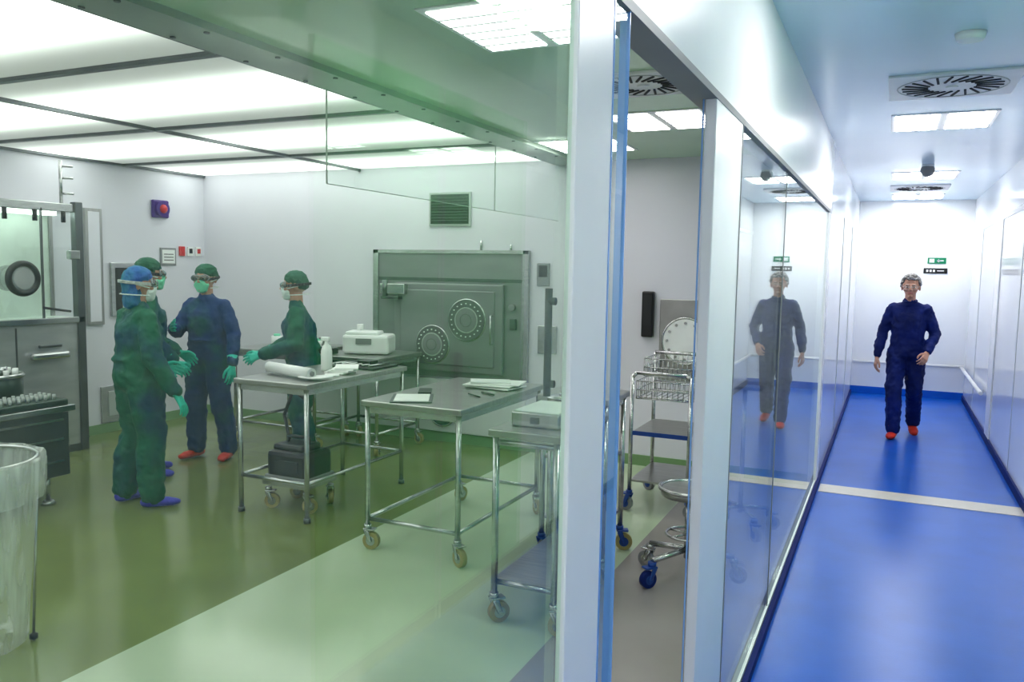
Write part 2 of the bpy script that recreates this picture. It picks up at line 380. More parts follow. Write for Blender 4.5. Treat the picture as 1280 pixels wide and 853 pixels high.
b.cyl((-3.4,y-0.012,1.81),(-3.4,y-0.012,1.90),0.010,M_steel); b.cyl((-3.1,y-0.012,1.81),(-3.1,y-0.012,1.86),0.010,M_steel)
b.done()
b=B('vent_grille'); b.b2(-3.95,-3.51,YB-0.02,YB,2.03,2.34,M_lgrey,0.004); b.b2(-3.93,-3.53,YB-0.024,YB-0.015,2.05,2.32,M_dark)
for i in range(9): b.box((-3.73,YB-0.026,2.08+i*0.026),(0.38,0.012,0.006),M_slat,rot=(0.5,0,0))
b.done()
b=B('intercom_panel'); b.b2(-2.84,-2.72,YB-0.02,YB,1.50,1.70,M_grey,0.005); b.b2(-2.82,-2.74,YB-0.024,YB-0.018,1.58,1.68,M_dark); b.done()
b=B('socket_panel'); b.b2(-2.82,-2.64,YB-0.02,YB,0.90,1.15,M_steel,0.005)
for z in (0.96,1.03,1.10): b.cyl((-2.73,YB-0.02,z),(-2.73,YB-0.03,z),0.022,M_grey)
b.done()
b=B('access_terminal'); b.b2(-1.87,-1.77,YB-0.06,YB,1.10,1.48,M_black,0.012); b.b2(-1.855,-1.785,YB-0.064,YB-0.058,1.2,1.45,M_dark); b.done()
b=B('round_port_hatch'); b.b2(-1.72,-1.30,YB-0.032,YB-0.002,0.75,1.42,M_steelb,0.006); b.torus((-1.5,YB-0.035,1.08),(0,1,0),0.19,0.012,M_steel,40,8); b.cyl((-1.5,YB-0.03,1.08),(-1.5,YB-0.045,1.08),0.18,M_white,40)
for i in range(12):
    a=i*math.pi/6; b.cyl((-1.5+0.15*math.cos(a),YB-0.045,1.08+0.15*math.sin(a)),(-1.5+0.15*math.cos(a),YB-0.055,1.08+0.15*math.sin(a)),0.012,M_steel,8)
b.done()
# left wall fittings
b=B('alarm_beacon'); b.b2(XL,XL+0.04,5.88,6.08,2.10,2.28,M_navyp,0.015); b.cyl((XL+0.03,5.98,2.19),(XL+0.07,5.98,2.19),0.08,M_navyp,28); b.ell((XL+0.07,5.98,2.19),(0.03,0.045,0.045),M_redp,3); b.done()
b=B('notice_frame'); b.b2(XL,XL+0.015,5.98,6.18,1.62,1.80,M_grey,0.004); b.b2(XL+0.012,XL+0.018,6.0,6.16,1.64,1.78,M_paper)
for z in (1.67,1.70,1.73): b.b2(XL+0.016,XL+0.02,6.02,6.14,z,z+0.008,M_dark)
b.done()
b=B('indicator_switches')
for i,y in enumerate((6.26,6.37,6.48)):
    b.b2(XL,XL+0.02,y-0.035,y+0.035,1.72,1.82,M_white if i else M_redp,0.004); b.b2(XL+0.018,XL+0.025,y-0.02,y+0.02,1.75,1.80,M_redp if i!=1 else M_dark)
b.done()
b=B('window_left'); b.b2(XL,XL+0.03,5.38,5.80,1.12,1.64,M_steel,0.006); b.b2(XL+0.025,XL+0.035,5.43,5.75,1.17,1.59,M_dark); b.b2(XL+0.034,XL+0.036,5.50,5.72,1.2,1.5,M_mint)
b.done()
b=B('lower_hatch'); b.b2(XL,XL+0.02,5.25,5.70,0.10,0.45,M_steell,0.004); b.b2(XL+0.015,XL+0.03,5.32,5.63,0.16,0.40,M_lgrey,0.004); b.done()

# ------------------------------------------------------------ isolator cabinet (left wall)
b=B('isolator_cabinet')
x0,x1=-6.78,-6.35; ya,yb=2.4,4.77
b.b2(x0,x1,ya,yb,0.06,1.15,M_steell,0.006)
b.b2(x0,x0+0.03,ya,yb,1.15,2.10,M_mint); b.b2(x0,x1-0.03,ya,yb,1.15,1.16,M_mint)
b.b2(x0,x1,ya,yb,2.06,2.13,M_steel,0.006)
b.b2(x0+0.15,x0+0.25,ya+0.1,yb-0.1,2.035,2.06,E_iso)  # added glowing strip that lifts the mint interior
b.b2(x1-0.05,x1+0.02,yb-0.07,yb,0,2.15,M_steeld,0.006)
b.b2(x0,x0+0.05,yb-0.03,yb,1.15,2.08,M_steelb)
b.b2(x0,x1,ya,ya+0.08,1.15,2.08,M_steel)
for yy in (3.0,3.93): b.b2(x1-0.02,x1,yy,yy+0.015,1.15,2.08,M_steel,0.003)
b.b2(x1-0.02,x1,4.40,4.412,1.15,2.08,M_steeld)
b.b2(x1-0.012,x1-0.006,ya+0.05,yb-0.07,1.16,2.08,G_clear)
b.b2(x1-0.03,x1+0.02,ya,yb,1.12,1.17,M_steel,0.004)
for yy in (4.22,3.1):
    b.torus((x1+0.02,yy,1.50),(1,0,0),0.12,0.026,M_black,40,12); b.cyl((x1-0.18,yy,1.5),(x1+0.03,yy,1.5),0.105,M_steel,32); b.cyl((x1+0.02,yy,1.5),(x1+0.035,yy,1.5),0.085,M_steell,32)
for i in range(7): b.cyl((x1,3.1+i*0.25,2.06),(x1,3.1+i*0.25,1.97),0.018,M_black,10)
b.tube([(x1-0.1,3.7,2.05),(x1-0.1,3.75,1.7),(x1-0.12,3.73,1.2)],0.008,M_black)
for yy in (3.4,4.15): b.b2(x1,x1+0.006,yy,yy+0.012,0.1,1.1,M_dark)
b.box((x1+0.04,4.42,0.86),(0.05,0.34,0.06),M_steel,bev=0.02); b.box((x1+0.04,4.42,0.94),(0.03,0.2,0.03),M_steeld,bev=0.01)
b.cyl((x1+0.02,4.38,1.26),(x1+0.03,4.62,1.22),0.010,M_black)
b.box((x1+0.03,4.66,1.70),(0.05,0.1,0.08),M_steel,bev=0.01)
b.cyl((x1-0.1,4.66,2.13),(x1-0.1,4.66,2.50),0.014,M_steel)
for z in (2.22,2.35,2.45): b.cyl((x1-0.12,4.66,z),(x1-0.02,4.72,z),0.010,M_steel)
b.b2(x0,x1,ya,yb,0.0,0.06,M_steeld)
b.done()
b=B('steel_door_frame'); b.b2(XL,XL+0.03,5.12,5.30,1.05,2.14,M_steelb,0.004); b.b2(XL+0.02,XL+0.034,5.15,5.27,1.08,2.11,M_wall,0.004); b.done()

# ------------------------------------------------------------ filling machine + bin
b=B('vial_filling_machine')
xa,xb,ya,yb=-6.1,-5.0,2.95,3.62
b.b2(xa,xb,ya,yb,0.20,0.66,M_steeld,0.012); b.b2(xa,xb+0.03,ya-0.03,yb+0.03,0.64,0.68,M_steel,0.006)
for z in (0.3,0.45,0.58): b.b2(xb,xb+0.01,ya+0.05,yb-0.05,z,z+0.015,M_steel)
for (x,y) in ((xb-0.1,ya+0.1),(xb-0.1,yb-0.1),(xa+0.1,ya+0.1),(xa+0.1,yb-0.1)):
    b.cyl((x,y,0.03),(x,y,0.24),0.015,M_steel); b.cyl((x,y,0.0),(x,y,0.03),0.05,M_steel,20,0.03)
b.b2(xb-0.34,xb,ya,yb,0.68,0.72,M_drum,0.01)
for i in range(9):
    for j in range(4): b.cyl((xb-0.05-j*0.05,yb-0.07-i*0.06,0.72),(xb-0.05-j*0.05,yb-0.07-i*0.06,0.755),0.011,M_lgrey,8)
cx=-5.52
b.cyl((cx,3.45,0.68),(cx,3.45,0.86),0.17,M_drum,32); b.torus((cx,3.45,0.86),(0,0,1),0.17,0.015,M_steel,32,6)
b.cyl((cx,3.45,0.86),(cx,3.45,0.92),0.08,M_steel,24)
for i in range(10):
    a=i*math.pi/5; b.cyl((cx+0.13*math.cos(a),3.45+0.13*math.sin(a),0.86),(cx+0.13*math.cos(a),3.45+0.13*math.sin(a),0.90),0.018,M_white,8)
b.tube([(xa+0.2,3.5,0.68),(xa+0.2,3.5,1.1),(xa+0.5,3.5,1.1)],0.018,M_steel)
b.done()
b=B('waste_bag_bin')
cx,cy=-3.42,1.98
b.lathe((cx,cy,0),[(0.02,0.04),(0.22,0.04),(0.24,0.3),(0.265,0.6),(0.28,0.80),(0.305,0.835),(0.315,0.82),(0.31,0.74),(0.30,0.66)],M_bag,36,0.03)
b.torus((cx,cy,0.825),(0,0,1),0.28,0.008,M_steel,32,6)
for i in range(4):
    a=i*math.pi/2+2.6; b.cyl((cx+0.28*math.cos(a),cy+0.28*math.sin(a),0.82),(cx+0.24*math.cos(a),cy+0.24*math.sin(a),0.02),0.006,M_steel,8)
    b.ell((cx+0.24*math.cos(a),cy+0.24*math.sin(a),0.02),(0.02,0.02,0.02),M_black,1)
b.done()

# ------------------------------------------------------------ tables & carts
def caster(b,x,y,a=0.0,fork=M_steel,tyre=M_tyre,r=0.05):
    M0=b.M.copy(); b.M=M0@Matrix.Translation((x,y,0))@Matrix.Rotation(a,4,'Z')
    b.cyl((0,0.0,2*r+0.045),(0,0,2*r+0.02),0.022,fork,14)
    b.box((0.015,0,2*r+0.018),(0.07,0.05,0.010),fork,bev=0.003)
    for sy in (-1,1):
        b.hull([((0.0,sy*0.024,2*r+0.01),(0.018,0.002,0.006)),((0.025,sy*0.024,r),(0.012,0.002,0.012))],fork,1)
    b.cyl((0.025,-0.016,r),(0.025,0.016,r),r,tyre,24); b.cyl((0.025,-0.019,r),(0.025,0.019,r),r*0.55,fork,20); b.cyl((0.025,-0.03,r),(0.025,0.03,r),0.008,fork,10)
    b.M=M0
def table(name,x0,x1,y0,y1,h,casters=False,shelf=None,rail=None,rr=0.016,mid=None,fork=M_steel,tyre=M_tyre):
    b=B(name)
    b.b2(x0-0.03,x1+0.03,y0-0.03,y1+0.03,h-0.035,h,M_steelb,0.006)
    b.b2(x0,x1,y0-0.005,y0+0.02,h-0.075,h-0.035,M_steel); b.b2(x0,x1,y1-0.02,y1+0.005,h-0.075,h-0.035,M_steel)
    b.b2(x0-0.005,x0+0.02,y0,y1,h-0.075,h-0.035,M_steel); b.b2(x1-0.02,x1+0.005,y0,y1,h-0.075,h-0.035,M_steel)
    zb=0.14 if casters else 0.0
    for (x,y) in ((x0,y0),(x1,y0),(x0,y1),(x1,y1)):
        b.cyl((x,y,zb),(x,y,h-0.035),rr,M_steel,14)
        if casters: caster(b,x,y,random.uniform(-1,2.5),fork,tyre)
        else: b.cyl((x,y,0),(x,y,0.03),rr*1.4,M_steeld,14)
    for z in (rail or []):
        b.cyl((x0,y0,z),(x1,y0,z),rr*0.8,M_steel); b.cyl((x0,y1,z),(x1,y1,z),rr*0.8,M_steel)
        b.cyl((x0,y0,z),(x0,y1,z),rr*0.8,M_steel); b.cyl((x1,y0,z),(x1,y1,z),rr*0.8,M_steel)
    for z in (shelf or []):
        b.b2(x0,x1,y0,y1,z-0.02,z,M_steelb,0.004)
    if mid: mid(b)
    return b.done()
table('steel_work_table',-3.86,-3.31,4.02,5.12,0.90,rail=[0.25])
table('steel_trolley_table',-2.70,-2.10,3.82,4.92,0.88,casters=True,rail=[0.18])
table('instrument_cart',-1.60,-1.30,3.27,3.93,0.92,casters=True,rail=[0.86,0.2],shelf=[0.22])
table('steel_side_table',-5.45,-4.75,5.62,6.35,0.88,casters=True,rail=[0.2])
table('equipment_table',-4.62,-3.95,5.72,6.38,0.86,casters=True,rail=[0.2])
def cart_bars(b):
    for y in (4.25,4.4): b.cyl((-1.38,y,0.3),(-1.38,y,0.9),0.008,M_steel)
table('supply_cart',-1.74,-1.38,4.16,4.50,0.95,casters=True,shelf=[0.25,0.6],fork=M_bluecast,mid=cart_bars)

b=B('basket_trolley')
X0,X1,Ya,Yb=-1.56,-1.16,5.28,5.85
for (x,y) in ((X0,Ya),(X1,Ya),(X0,Yb),(X1,Yb)):
    b.cyl((x,y,0.13),(x,y,1.05 if y==Yb else 0.95),0.014,M_steel); caster(b,x,y,random.uniform(0,3),M_bluecast,M_grey)
b.tube([(X0,Ya,0.93),(X0+0.03,Ya,0.96),(X1-0.03,Ya,0.96),(X1,Ya,0.93)],0.014,M_steel)
b.cyl((X0,Yb,1.05),(X1,Yb,1.05),0.014,M_steel)
for z in (0.22,0.55): b.b2(X0,X1,Ya,Yb,z-0.015,z,M_steelb,0.003)
b.b2(X0+0.01,X1-0.01,Ya-0.006,Ya,0.53,0.56,M_bluecast,0.002)
def wirebasket(b,x0,x1,y0,y1,z0,z1):
    for z in (z0,(z0+z1)/2,z1): b.tube([(x0,y0,z),(x1,y0,z),(x1,y1,z),(x0,y1,z)],0.004,M_steel,6,closed=True)
    n=10
    for i in range(n+1):
        x=x0+(x1-x0)*i/n; b.cyl((x,y0,z0),(x,y0,z1),0.003,M_steel,5); b.cyl((x,y1,z0),(x,y1,z1),0.003,M_steel,5); b.cyl((x,y0,z0),(x,y1,z0),0.003,M_steel,5)
    for i in range(n+1):
        y=y0+(y1-y0)*i/n; b.cyl((x0,y,z0),(x0,y,z1),0.003,M_steel,5); b.cyl((x1,y,z0),(x1,y,z1),0.003,M_steel,5)
wirebasket(b,X0+0.02,X1-0.02,Ya+0.03,Yb-0.03,0.78,0.90); wirebasket(b,X0+0.05,X1-0.02,Ya+0.1,Yb-0.03,0.93,1.05)
b.cyl((X0,Ya+0.1,0.78),(X1,Ya+0.1,0.78),0.008,M_steel); b.cyl((X0,Yb-0.1,0.78),(X1,Yb-0.1,0.78),0.008,M_steel)
b.done()
b=B('lab_stool')
cx,cy=-0.91,4.22
b.cyl((cx,cy,0.46),(cx,cy,0.50),0.15,M_steelb,36,0.165); b.torus((cx,cy,0.50),(0,0,1),0.16,0.012,M_steel,36,8); b.cyl((cx,cy,0.12),(cx,cy,0.46),0.024,M_steel); b.torus((cx,cy,0.25),(0,0,1),0.12,0.008,M_steel,30,6)
for i in range(5):
    a=i*2*math.pi/5+0.3; ex,ey=cx+0.24*math.cos(a),cy+0.24*math.sin(a)
    b.cyl((cx,cy,0.17),(ex,ey,0.14),0.016,M_steel); caster(b,ex,ey,a,M_bluecast if i%2 else M_steel,M_darkblue if i%2 else M_grey,0.045)
    b.cyl((cx,cy,0.25),(cx+0.12*math.cos(a),cy+0.12*math.sin(a),0.25),0.006,M_steel,8)
b.done()
b=B('castered_stand')
cx,cy=-0.80,5.2
b.cyl((cx,cy,0.12),(cx,cy,0.95),0.014,M_steel); b.b2(cx-0.12,cx+0.12,cy-0.15,cy+0.15,0.93,0.95,M_steelb,0.003)
for i in range(4):
    a=i*math.pi/2+0.6; b.cyl((cx,cy,0.16),(cx+0.2*math.cos(a),cy+0.2*math.sin(a),0.14),0.012,M_steel); caster(b,cx+0.2*math.cos(a),cy+0.2*math.sin(a),a,M_bluecast,M_grey,0.045)
b.done()

# ------------------------------------------------------------ items on tables
b=B('plastic_film_roll'); b.cyl((-3.86,4.30,0.945),(-3.38,4.16,0.945),0.036,M_white,24); b.cyl((-3.87,4.303,0.945),(-3.37,4.157,0.945),0.016,M_grey,16)
b.hull([((-3.40,4.17,0.918),(0.10,0.05,0.010)),((-3.34,4.25,0.918),(0.05,0.06,0.008))],M_white); b.done(disp=(0.008,0.05))
b=B('spray_bottle'); c=(-3.62,4.62,0.90)
b.lathe(c,[(0.0,0.001),(0.038,0.001),(0.04,0.02),(0.04,0.14),(0.03,0.175),(0.014,0.19),(0.014,0.21),(0.0,0.21)],M_white,24)
b.box((c[0]-0.01,c[1],c[2]+0.225),(0.07,0.022,0.03),M_white,bev=0.006); b.cyl((c[0]-0.045,c[1],c[2]+0.228),(c[0]-0.065,c[1],c[2]+0.228),0.008,M_grey,10); b.box((c[0]-0.03,c[1],c[2]+0.195),(0.008,0.012,0.04),M_grey,rot=(0,0.4,0)); b.done()
b=B('folded_wipes')
for i in range(4): b.box((-3.45+0.012*i,4.55+0.01*i,0.908+0.012*i),(0.16,0.16,0.012),M_paper,rot=(0.02*i,0.01,0.2*i),bev=0.004)
b.box((-3.42,4.42,0.905),(0.10,0.10,0.008),M_white,rot=(0,0,0.6),bev=0.003); b.done()
b=B('instrument_tray'); b.b2(-3.75,-3.33,4.78,5.10,0.90,0.915,M_dark,0.004)
for i in range(6): b.cyl((-3.70+i*0.06,4.82,0.925),(-3.68+i*0.06,5.05,0.925),0.008,M_steel,8)
b.box((-3.5,4.95,0.935),(0.12,0.1,0.03),M_black,bev=0.005); b.done()
b=B('label_printer')
b.box((-4.26,6.05,0.95),(0.42,0.30,0.17),M_white,rot=(0,0,0.35),bev=0.025); b.box((-4.29,6.02,1.045),(0.30,0.22,0.04),M_white,rot=(0,0,0.35),bev=0.015); b.box((-4.22,5.905,0.98),(0.14,0.02,0.05),M_grey,rot=(0,0,0.35)); b.cyl((-4.36,6.05,1.06),(-4.36,6.05,1.12),0.03,M_white)
b.done()
b=B('weighing_scale'); b.box((-4.52,5.79,0.887),(0.14,0.12,0.05),M_black,bev=0.01); b.box((-4.52,5.79,0.92),(0.11,0.1,0.02),M_steel,bev=0.004); b.done()
b=B('white_bottle_set')
for (x,y,h) in ((-5.2,5.9,0.10),(-5.1,6.0,0.14),(-5.0,5.85,0.08),(-4.88,6.1,0.06)): b.cyl((x,y,0.88),(x,y,0.88+h),0.05,M_white,16); b.cyl((x,y,0.88+h),(x,y,0.9+h),0.03,M_mask,12)
b.done()
b=B('paper_stack')
for i in range(5): b.box((-2.30+0.02*math.sin(i*2),4.66+0.02*math.cos(i*3),0.884+0.006*i),(0.32,0.24,0.006),M_paper,rot=(0,0,0.1*i-0.2))
b.box((-2.32,4.64,0.918),(0.26,0.12,0.012),M_white,rot=(0.03,0.02,0.5),bev=0.003); b.done()
b=B('clipboard'); b.box((-2.50,3.98,0.884),(0.24,0.30,0.006),M_steeld,rot=(0,0,0.5),bev=0.002); b.box((-2.5,3.98,0.888),(0.20,0.26,0.002),M_paper,rot=(0,0,0.5)); b.done()
b=B('black_tablet'); b.box((-2.57,4.24,0.887),(0.08,0.18,0.010),M_black,rot=(0,0,0.5),bev=0.003); b.done()
b=B('pen'); b.cyl((-2.25,4.38,0.886),(-2.14,4.33,0.886),0.005,M_black,8); b.done()
b=B('tweezers'); b.cyl((-2.30,4.30,0.885),(-2.18,4.22,0.885),0.004,M_dark,8); b.done()
b=B('instrument_box'); b.b2(-1.57,-1.33,3.36,3.70,0.92,0.99,M_steel,0.008); b.b2(-1.56,-1.34,3.37,3.69,0.985,0.995,M_mint,0.003); b.b2(-1.47,-1.43,3.352,3.36,0.94,0.97,M_steeld); b.done()
b=B('steel_pot'); b.lathe((-1.5,3.82,0.92),[(0,0.001),(0.07,0.001),(0.075,0.01),(0.075,0.07),(0.08,0.075),(0.078,0.08),(0.04,0.085),(0,0.088)],M_steel,32); b.ell((-1.5,3.82,1.012),(0.015,0.015,0.012),M_steel); b.done()

b=B('black_equipment_case')
cx,cy=-3.60,4.30
b.box((cx,cy,0.30),(0.34,0.28,0.20),M_black,bev=0.03); b.box((cx,cy,0.215),(0.36,0.30,0.04),M_grey,bev=0.01); b.box((cx-0.02,cy,0.415),(0.26,0.20,0.05),M_black,bev=0.02)
b.tube([(cx-0.1,cy,0.43),(cx-0.1,cy,0.48),(cx+0.08,cy,0.48),(cx+0.08,cy,0.43)],0.012,M_black)
b.box((cx,cy-0.142,0.30),(0.2,0.01,0.08),M_dark,bev=0.003)
b.b2(cx-0.19,cx+0.19,cy-0.16,cy+0.16,0.165,0.195,M_steel,0.004)
for sx in (-1,1):
    for sy in (-1,1): caster(b,cx+sx*0.16,cy+sy*0.13,random.uniform(0,3))
b.tube([(cx-0.12,cy+0.05,0.40),(cx-0.2,cy+0.08,0.6),(cx-0.14,cy+0.1,0.78),(cx-0.05,cy+0.15,0.70)],0.012,M_black)
b.done()

# ------------------------------------------------------------ people
def hand(name,parent,Mh,side,m,curl=0.35,sc=1.0):
    b=B(name,parent); b.M=Mh@Matrix.Scale(sc,4)
    b.hull([((0,0,0.01),(0.021,0.027,0.02)),((0,0,-0.02),(0.017,0.031,0.02))],m)
    b.hull([((0,0,-0.02),(0.016,0.030,0.02)),((0,-0.022,-0.085),(0.012,0.016,0.012)),((0,0.022,-0.078),(0.012,0.016,0.012))],m)
    pn=-side
    for i,(yy,L) in enumerate(((-0.030,0.070),(-0.010,0.079),(0.010,0.073),(0.029,0.057))):
        p=Vector((0,yy,-0.085+abs(i-1)*0.004)); a=curl*(0.6+0.15*i)
        for k,fr in enumerate((0.45,0.32,0.23)):
            d=Vector((pn*math.sin(a),(i-1.5)*0.06,-math.cos(a))); q=p+d*L*fr
            r0=0.0095-0.0008*k; b.hull([(p,r0),(q,r0-0.0009)],m,2); p=q; a+=curl*(1.0)
    p=Vector((0,-0.020,-0.028)); q=Vector((pn*0.012,-0.048,-0.058)); r=Vector((pn*0.022,-0.056,-0.088)); t=Vector((pn*0.026,-0.054,-0.108))
    b.hull([(p,0.016),(q,0.012)],m); b.hull([(q,0.012),(r,0.010)],m); b.hull([(r,0.010),(t,0.0085)],m)
    return b.done(remesh=0.0035,smooth=2)
def frame_from(wr,el,palm_hint,origin):
    z=(Vector(el)-Vector(wr)).normalized()
    h=Vector(palm_hint); y=(-(h-h.dot(z)*z)).normalized()
    x=y.cross(z).normalized()
    M=Matrix((x,y,z)).transposed().to_4x4(); M.translation=Vector(origin); return M
def limb(b,pts,rs,m):
    for i in range(len(pts)-1): b.hull([(pts[i],rs[i]),(pts[i+1],rs[i+1])],m)
def person(name,loc,theta,H,suit,pose,kind,shoe,headyaw=0,headpitch=0,mask=None,glove=M_glove,g=1.0):
    s=H/1.68; E=empty(name,loc,theta); S=Matrix.Scale(s,4); walker=(kind=='walker')
    bag=(1.13 if not walker else 1.02)*g
    b=B('suit' if not walker else 'scrubs',E); b.M=S; m=suit
    ln=pose.get('lean',0.0); hz=pose.get('hipz',0.90)
    b.hull([((0,0.015,hz+0.0),(0.166*bag,0.125*bag,0.10)),((0,0.003,hz+0.17),(0.160*bag,0.118*bag,0.08))],m)
    b.hull([((0,0,hz+0.15),(0.158*bag,0.116*bag,0.07)),((0,ln*0.7,1.24),(0.163*bag,0.120*bag,0.09))],m)
    b.hull([((0,ln*0.7,1.22),(0.162*bag,0.118*bag,0.09)),((-0.115,ln+0.008,1.355),(0.055,0.068,0.045)),((0.115,ln+0.008,1.355),(0.055,0.068,0.045))],m)
    b.hull([((0,ln,1.385),(0.080,0.070,0.03)),((0,ln,1.435),(0.056,0.058,0.03))],m)
    for sd in (-1,1): b.hull([((0,ln,1.405),(0.055,0.055,0.03)),((sd*0.145,ln+0.008,1.352),(0.040,0.052,0.030))],m)
    for sd,k in ((-1,'R'),(1,'L')):
        kn=pose.get('knee'+k,(sd*0.105,-0.02,0.50)); an=pose.get('ank'+k,(sd*0.115,0.02,0.10))
        hp=(sd*0.088,0.008,hz-0.02)
        limb(b,[hp,((hp[0]+kn[0])/2,(hp[1]+kn[1])/2,(hp[2]+kn[2])/2),kn,((kn[0]+an[0])/2,(kn[1]+an[1])/2+0.015,(kn[2]+an[2])/2+0.05),an],[0.104*bag,0.094*bag,0.080*bag,0.078*bag,0.070*bag],m)
        sh=(sd*0.158,ln+0.008,1.340); el=pose['el'+k]; wr=pose['wr'+k]
        limb(b,[sh,((sh[0]+el[0])/2,(sh[1]+el[1])/2,(sh[2]+el[2])/2),el,((wr[0]+el[0])/2,(wr[1]+el[1])/2,(wr[2]+el[2])/2),wr],[0.064,0.060*bag,0.055*bag,0.052*bag,0.043*bag],m)
    if walker:
        b.hull([((0,0.006,1.05),(0.165,0.125,0.05)),((0,0.015,0.84),(0.185,0.140,0.02))],m)
    else:
        b.torus((0,0.0,hz+0.145),(0,0,1),0.145*g,0.012,m,32,8)
    b.done(remesh=0.011,smooth=3,disp=(0.035,0.065))
    b=B('shoes',E)
    for sd,k in ((-1,'R'),(1,'L')):
        an=Vector(pose.get('ank'+k,(sd*0.115,0.02,0.10))); out=pose.get('toe'+k,sd*0.25); tip=pose.get('tip'+k,0.0)
        R=Matrix.Translation(an)@Matrix.Rotation(out,4,'Z')@Matrix.Rotation(tip,4,'X')
        b.M=S@R
        zf=-an.z if tip==0 else -0.10
        b.hull([((0,0.035,zf+0.040),(0.042,0.047,0.037)),((0,-0.10,zf+0.034),(0.050,0.05,0.031)),((0,-0.150,zf+0.028),(0.038,0.035,0.024))],shoe)
        b.hull([((0,0.01,zf+0.05),(0.048,0.058,0.03)),((0,0.0,zf+0.13),(0.060,0.062,0.02))],shoe)
    b.done(remesh=0.008,smooth=2,disp=(0.012,0.03))
    for sd,k in ((-1,'R'),(1,'L')):
        el=Vector(pose['el'+k])*s; wr=Vector(pose['wr'+k])*s
        d=(wr-el).normalized(); th=pose.get('thumb'+k,(-sd*0.35,-1,0.2))
        Mh=frame_from(wr,el,th,wr+d*0.03*s)
        hand('hand_'+('right' if sd<0 else 'left'),E,Mh,sd,glove,pose.get('curl'+k,0.35),s*1.06)
        if not walker:
            c=B('glove_cuff_'+k,E); c.cyl(wr-d*0.05,wr+d*0.03,0.047*s,glove,20,0.031*s); c.done()
        else:
            c=B('wrist_'+k,E); c.cyl(wr-d*0.02,wr+d*0.04,0.026*s,glove,18,0.023*s); c.done()
    HM=S@Matrix.Translation((0,ln-0.015,1.562))@Matrix.Rotation(headyaw,4,'Z')@Matrix.Rotation(headpitch,4,'X')@Matrix.Scale(1.05,4)
    b=B('head',E); b.M=HM; k=M_skin
    b.ell((0,0.012,0.028),(0.076,0.094,0.088),k,3)
    b.hull([((0,-0.018,0.0),(0.067,0.072,0.075)),((0,-0.040,-0.085),(0.036,0.038,0.026))],k)
    b.hull([((0,-0.088,0.018),0.008),((0,-0.106,-0.020),(0.012,0.012,0.010))],k); b.ell((-0.013,-0.096,-0.024),(0.009,0.010,0.008),k); b.ell((0.013,-0.096,-0.024),(0.009,0.010,0.008),k)
    b.hull([((-0.04,-0.078,0.028),(0.016,0.010,0.007)),((0.04,-0.078,0.028),(0.016,0.010,0.007))],k)
    b.ell((0,-0.082,-0.085),(0.020,0.014,0.014),k)
    for sd in (-1,1):
        b.ell((sd*0.079,0.012,-0.004),(0.010,0.018,0.030),k,2,rot=(0.2,0,0)); b.ell((sd*0.045,-0.066,-0.022),(0.02,0.018,0.018),k)
    b.M=S; b.hull([((0,ln,1.39),(0.054,0.056,0.03)),((0,ln-0.005,1.52),(0.052,0.055,0.03))],k)
    b.done(remesh=0.005,smooth=2)
    b=B('face_details',E); b.M=HM
    for sd in (-1,1):
        b.ell((sd*0.031,-0.079,0.006),(0.014,0.010,0.008),M_eye); b.ell((sd*0.031,-0.087,0.006),(0.006,0.004,0.006),M_iris)
        b.hull([((sd*0.018,-0.088,0.028),0.004),((sd*0.045,-0.080,0.032),0.003)],M_hair,1)
    b.hull([((-0.018,-0.084,-0.052),(0.006,0.006,0.004)),((0.018,-0.084,-0.052),(0.006,0.006,0.004)),((0,-0.090,-0.052),(0.010,0.006,0.007))],M_lips)
    b.done()
    if walker:
        b=B('hair',E); b.M=HM
        for i in range(190):
            th=random.uniform(0,2*math.pi); ph=random.uniform(-0.25,1.57)
            x=0.086*math.cos(th)*math.cos(ph); y=0.012+0.100*math.sin(th)*math.cos(ph); z=0.036+0.092*math.sin(ph)
            if y<-0.045 and z<0.080: continue
            if abs(x)>0.05 and y<0 and z<0.02: continue
            rr=random.uniform(0.012,0.021); b.ell((x,y,z),(rr,rr,rr),M_hair,1)
        b.ell((0,0.03,0.042),(0.084,0.088,0.084),M_hair,2)
        b.done(remesh=0.005)
        b=B('glasses',E); b.M=HM
        for sd in (-1,1):
            b.torus((sd*0.034,-0.100,0.004),(0,1,0),0.023,0.0016,M_lgrey,24,6); b.cyl((sd*0.057,-0.100,0.01),(sd*0.080,0.01,0.01),0.0016,M_lgrey,6)
        b.cyl((-0.011,-0.102,0.008),(0.011,-0.102,0.008),0.0016,M_lgrey,6); b.done()
        b=B('collar',E); b.M=S; b.torus((0,ln-0.002,1.425),(0,-0.25,1),0.062,0.010,m,28,8); b.done()
    else:
        hood = (kind=='hood'); cm=M_capb if hood else M_cap
        b=B('hood' if hood else 'hair_cover',E); b.M=HM
        b.hull([((0,0.012,0.055),(0.090,0.096,0.076)),((0,0.05,0.015),(0.084,0.068,0.055))],cm)
        if hood: b.hull([((0,0.045,0.01),(0.085,0.068,0.07)),((0,0.045,-0.12),(0.078,0.060,0.05))],cm)
        b.done(remesh=0.007,smooth=2,disp=(0.014,0.03))
        b=B('face_mask',E); b.M=HM; mm=mask or M_mask
        b.hull([((0,-0.088,-0.012),(0.030,0.022,0.012)),((0,-0.062,-0.045),(0.066,0.040,0.036)),((0,-0.055,-0.09),(0.044,0.040,0.022))],mm)
        b.done(remesh=0.005,smooth=1,disp=(0.006,0.02))
        b=B('mask_ties',E); b.M=HM
        for z,zz in ((-0.02,0.03),(-0.07,-0.06)):
            pts=[(0.090*math.cos(a),0.008+0.112*math.sin(a),z+(zz-z)*(math.sin(a)+0.6)/1.6) for a in [(-0.6+i*(math.pi+1.2)/18) for i in range(19)]]
            b.tube(pts,0.004,M_maskw,6)
        b.done()
        b=B('goggles',E); b.M=HM
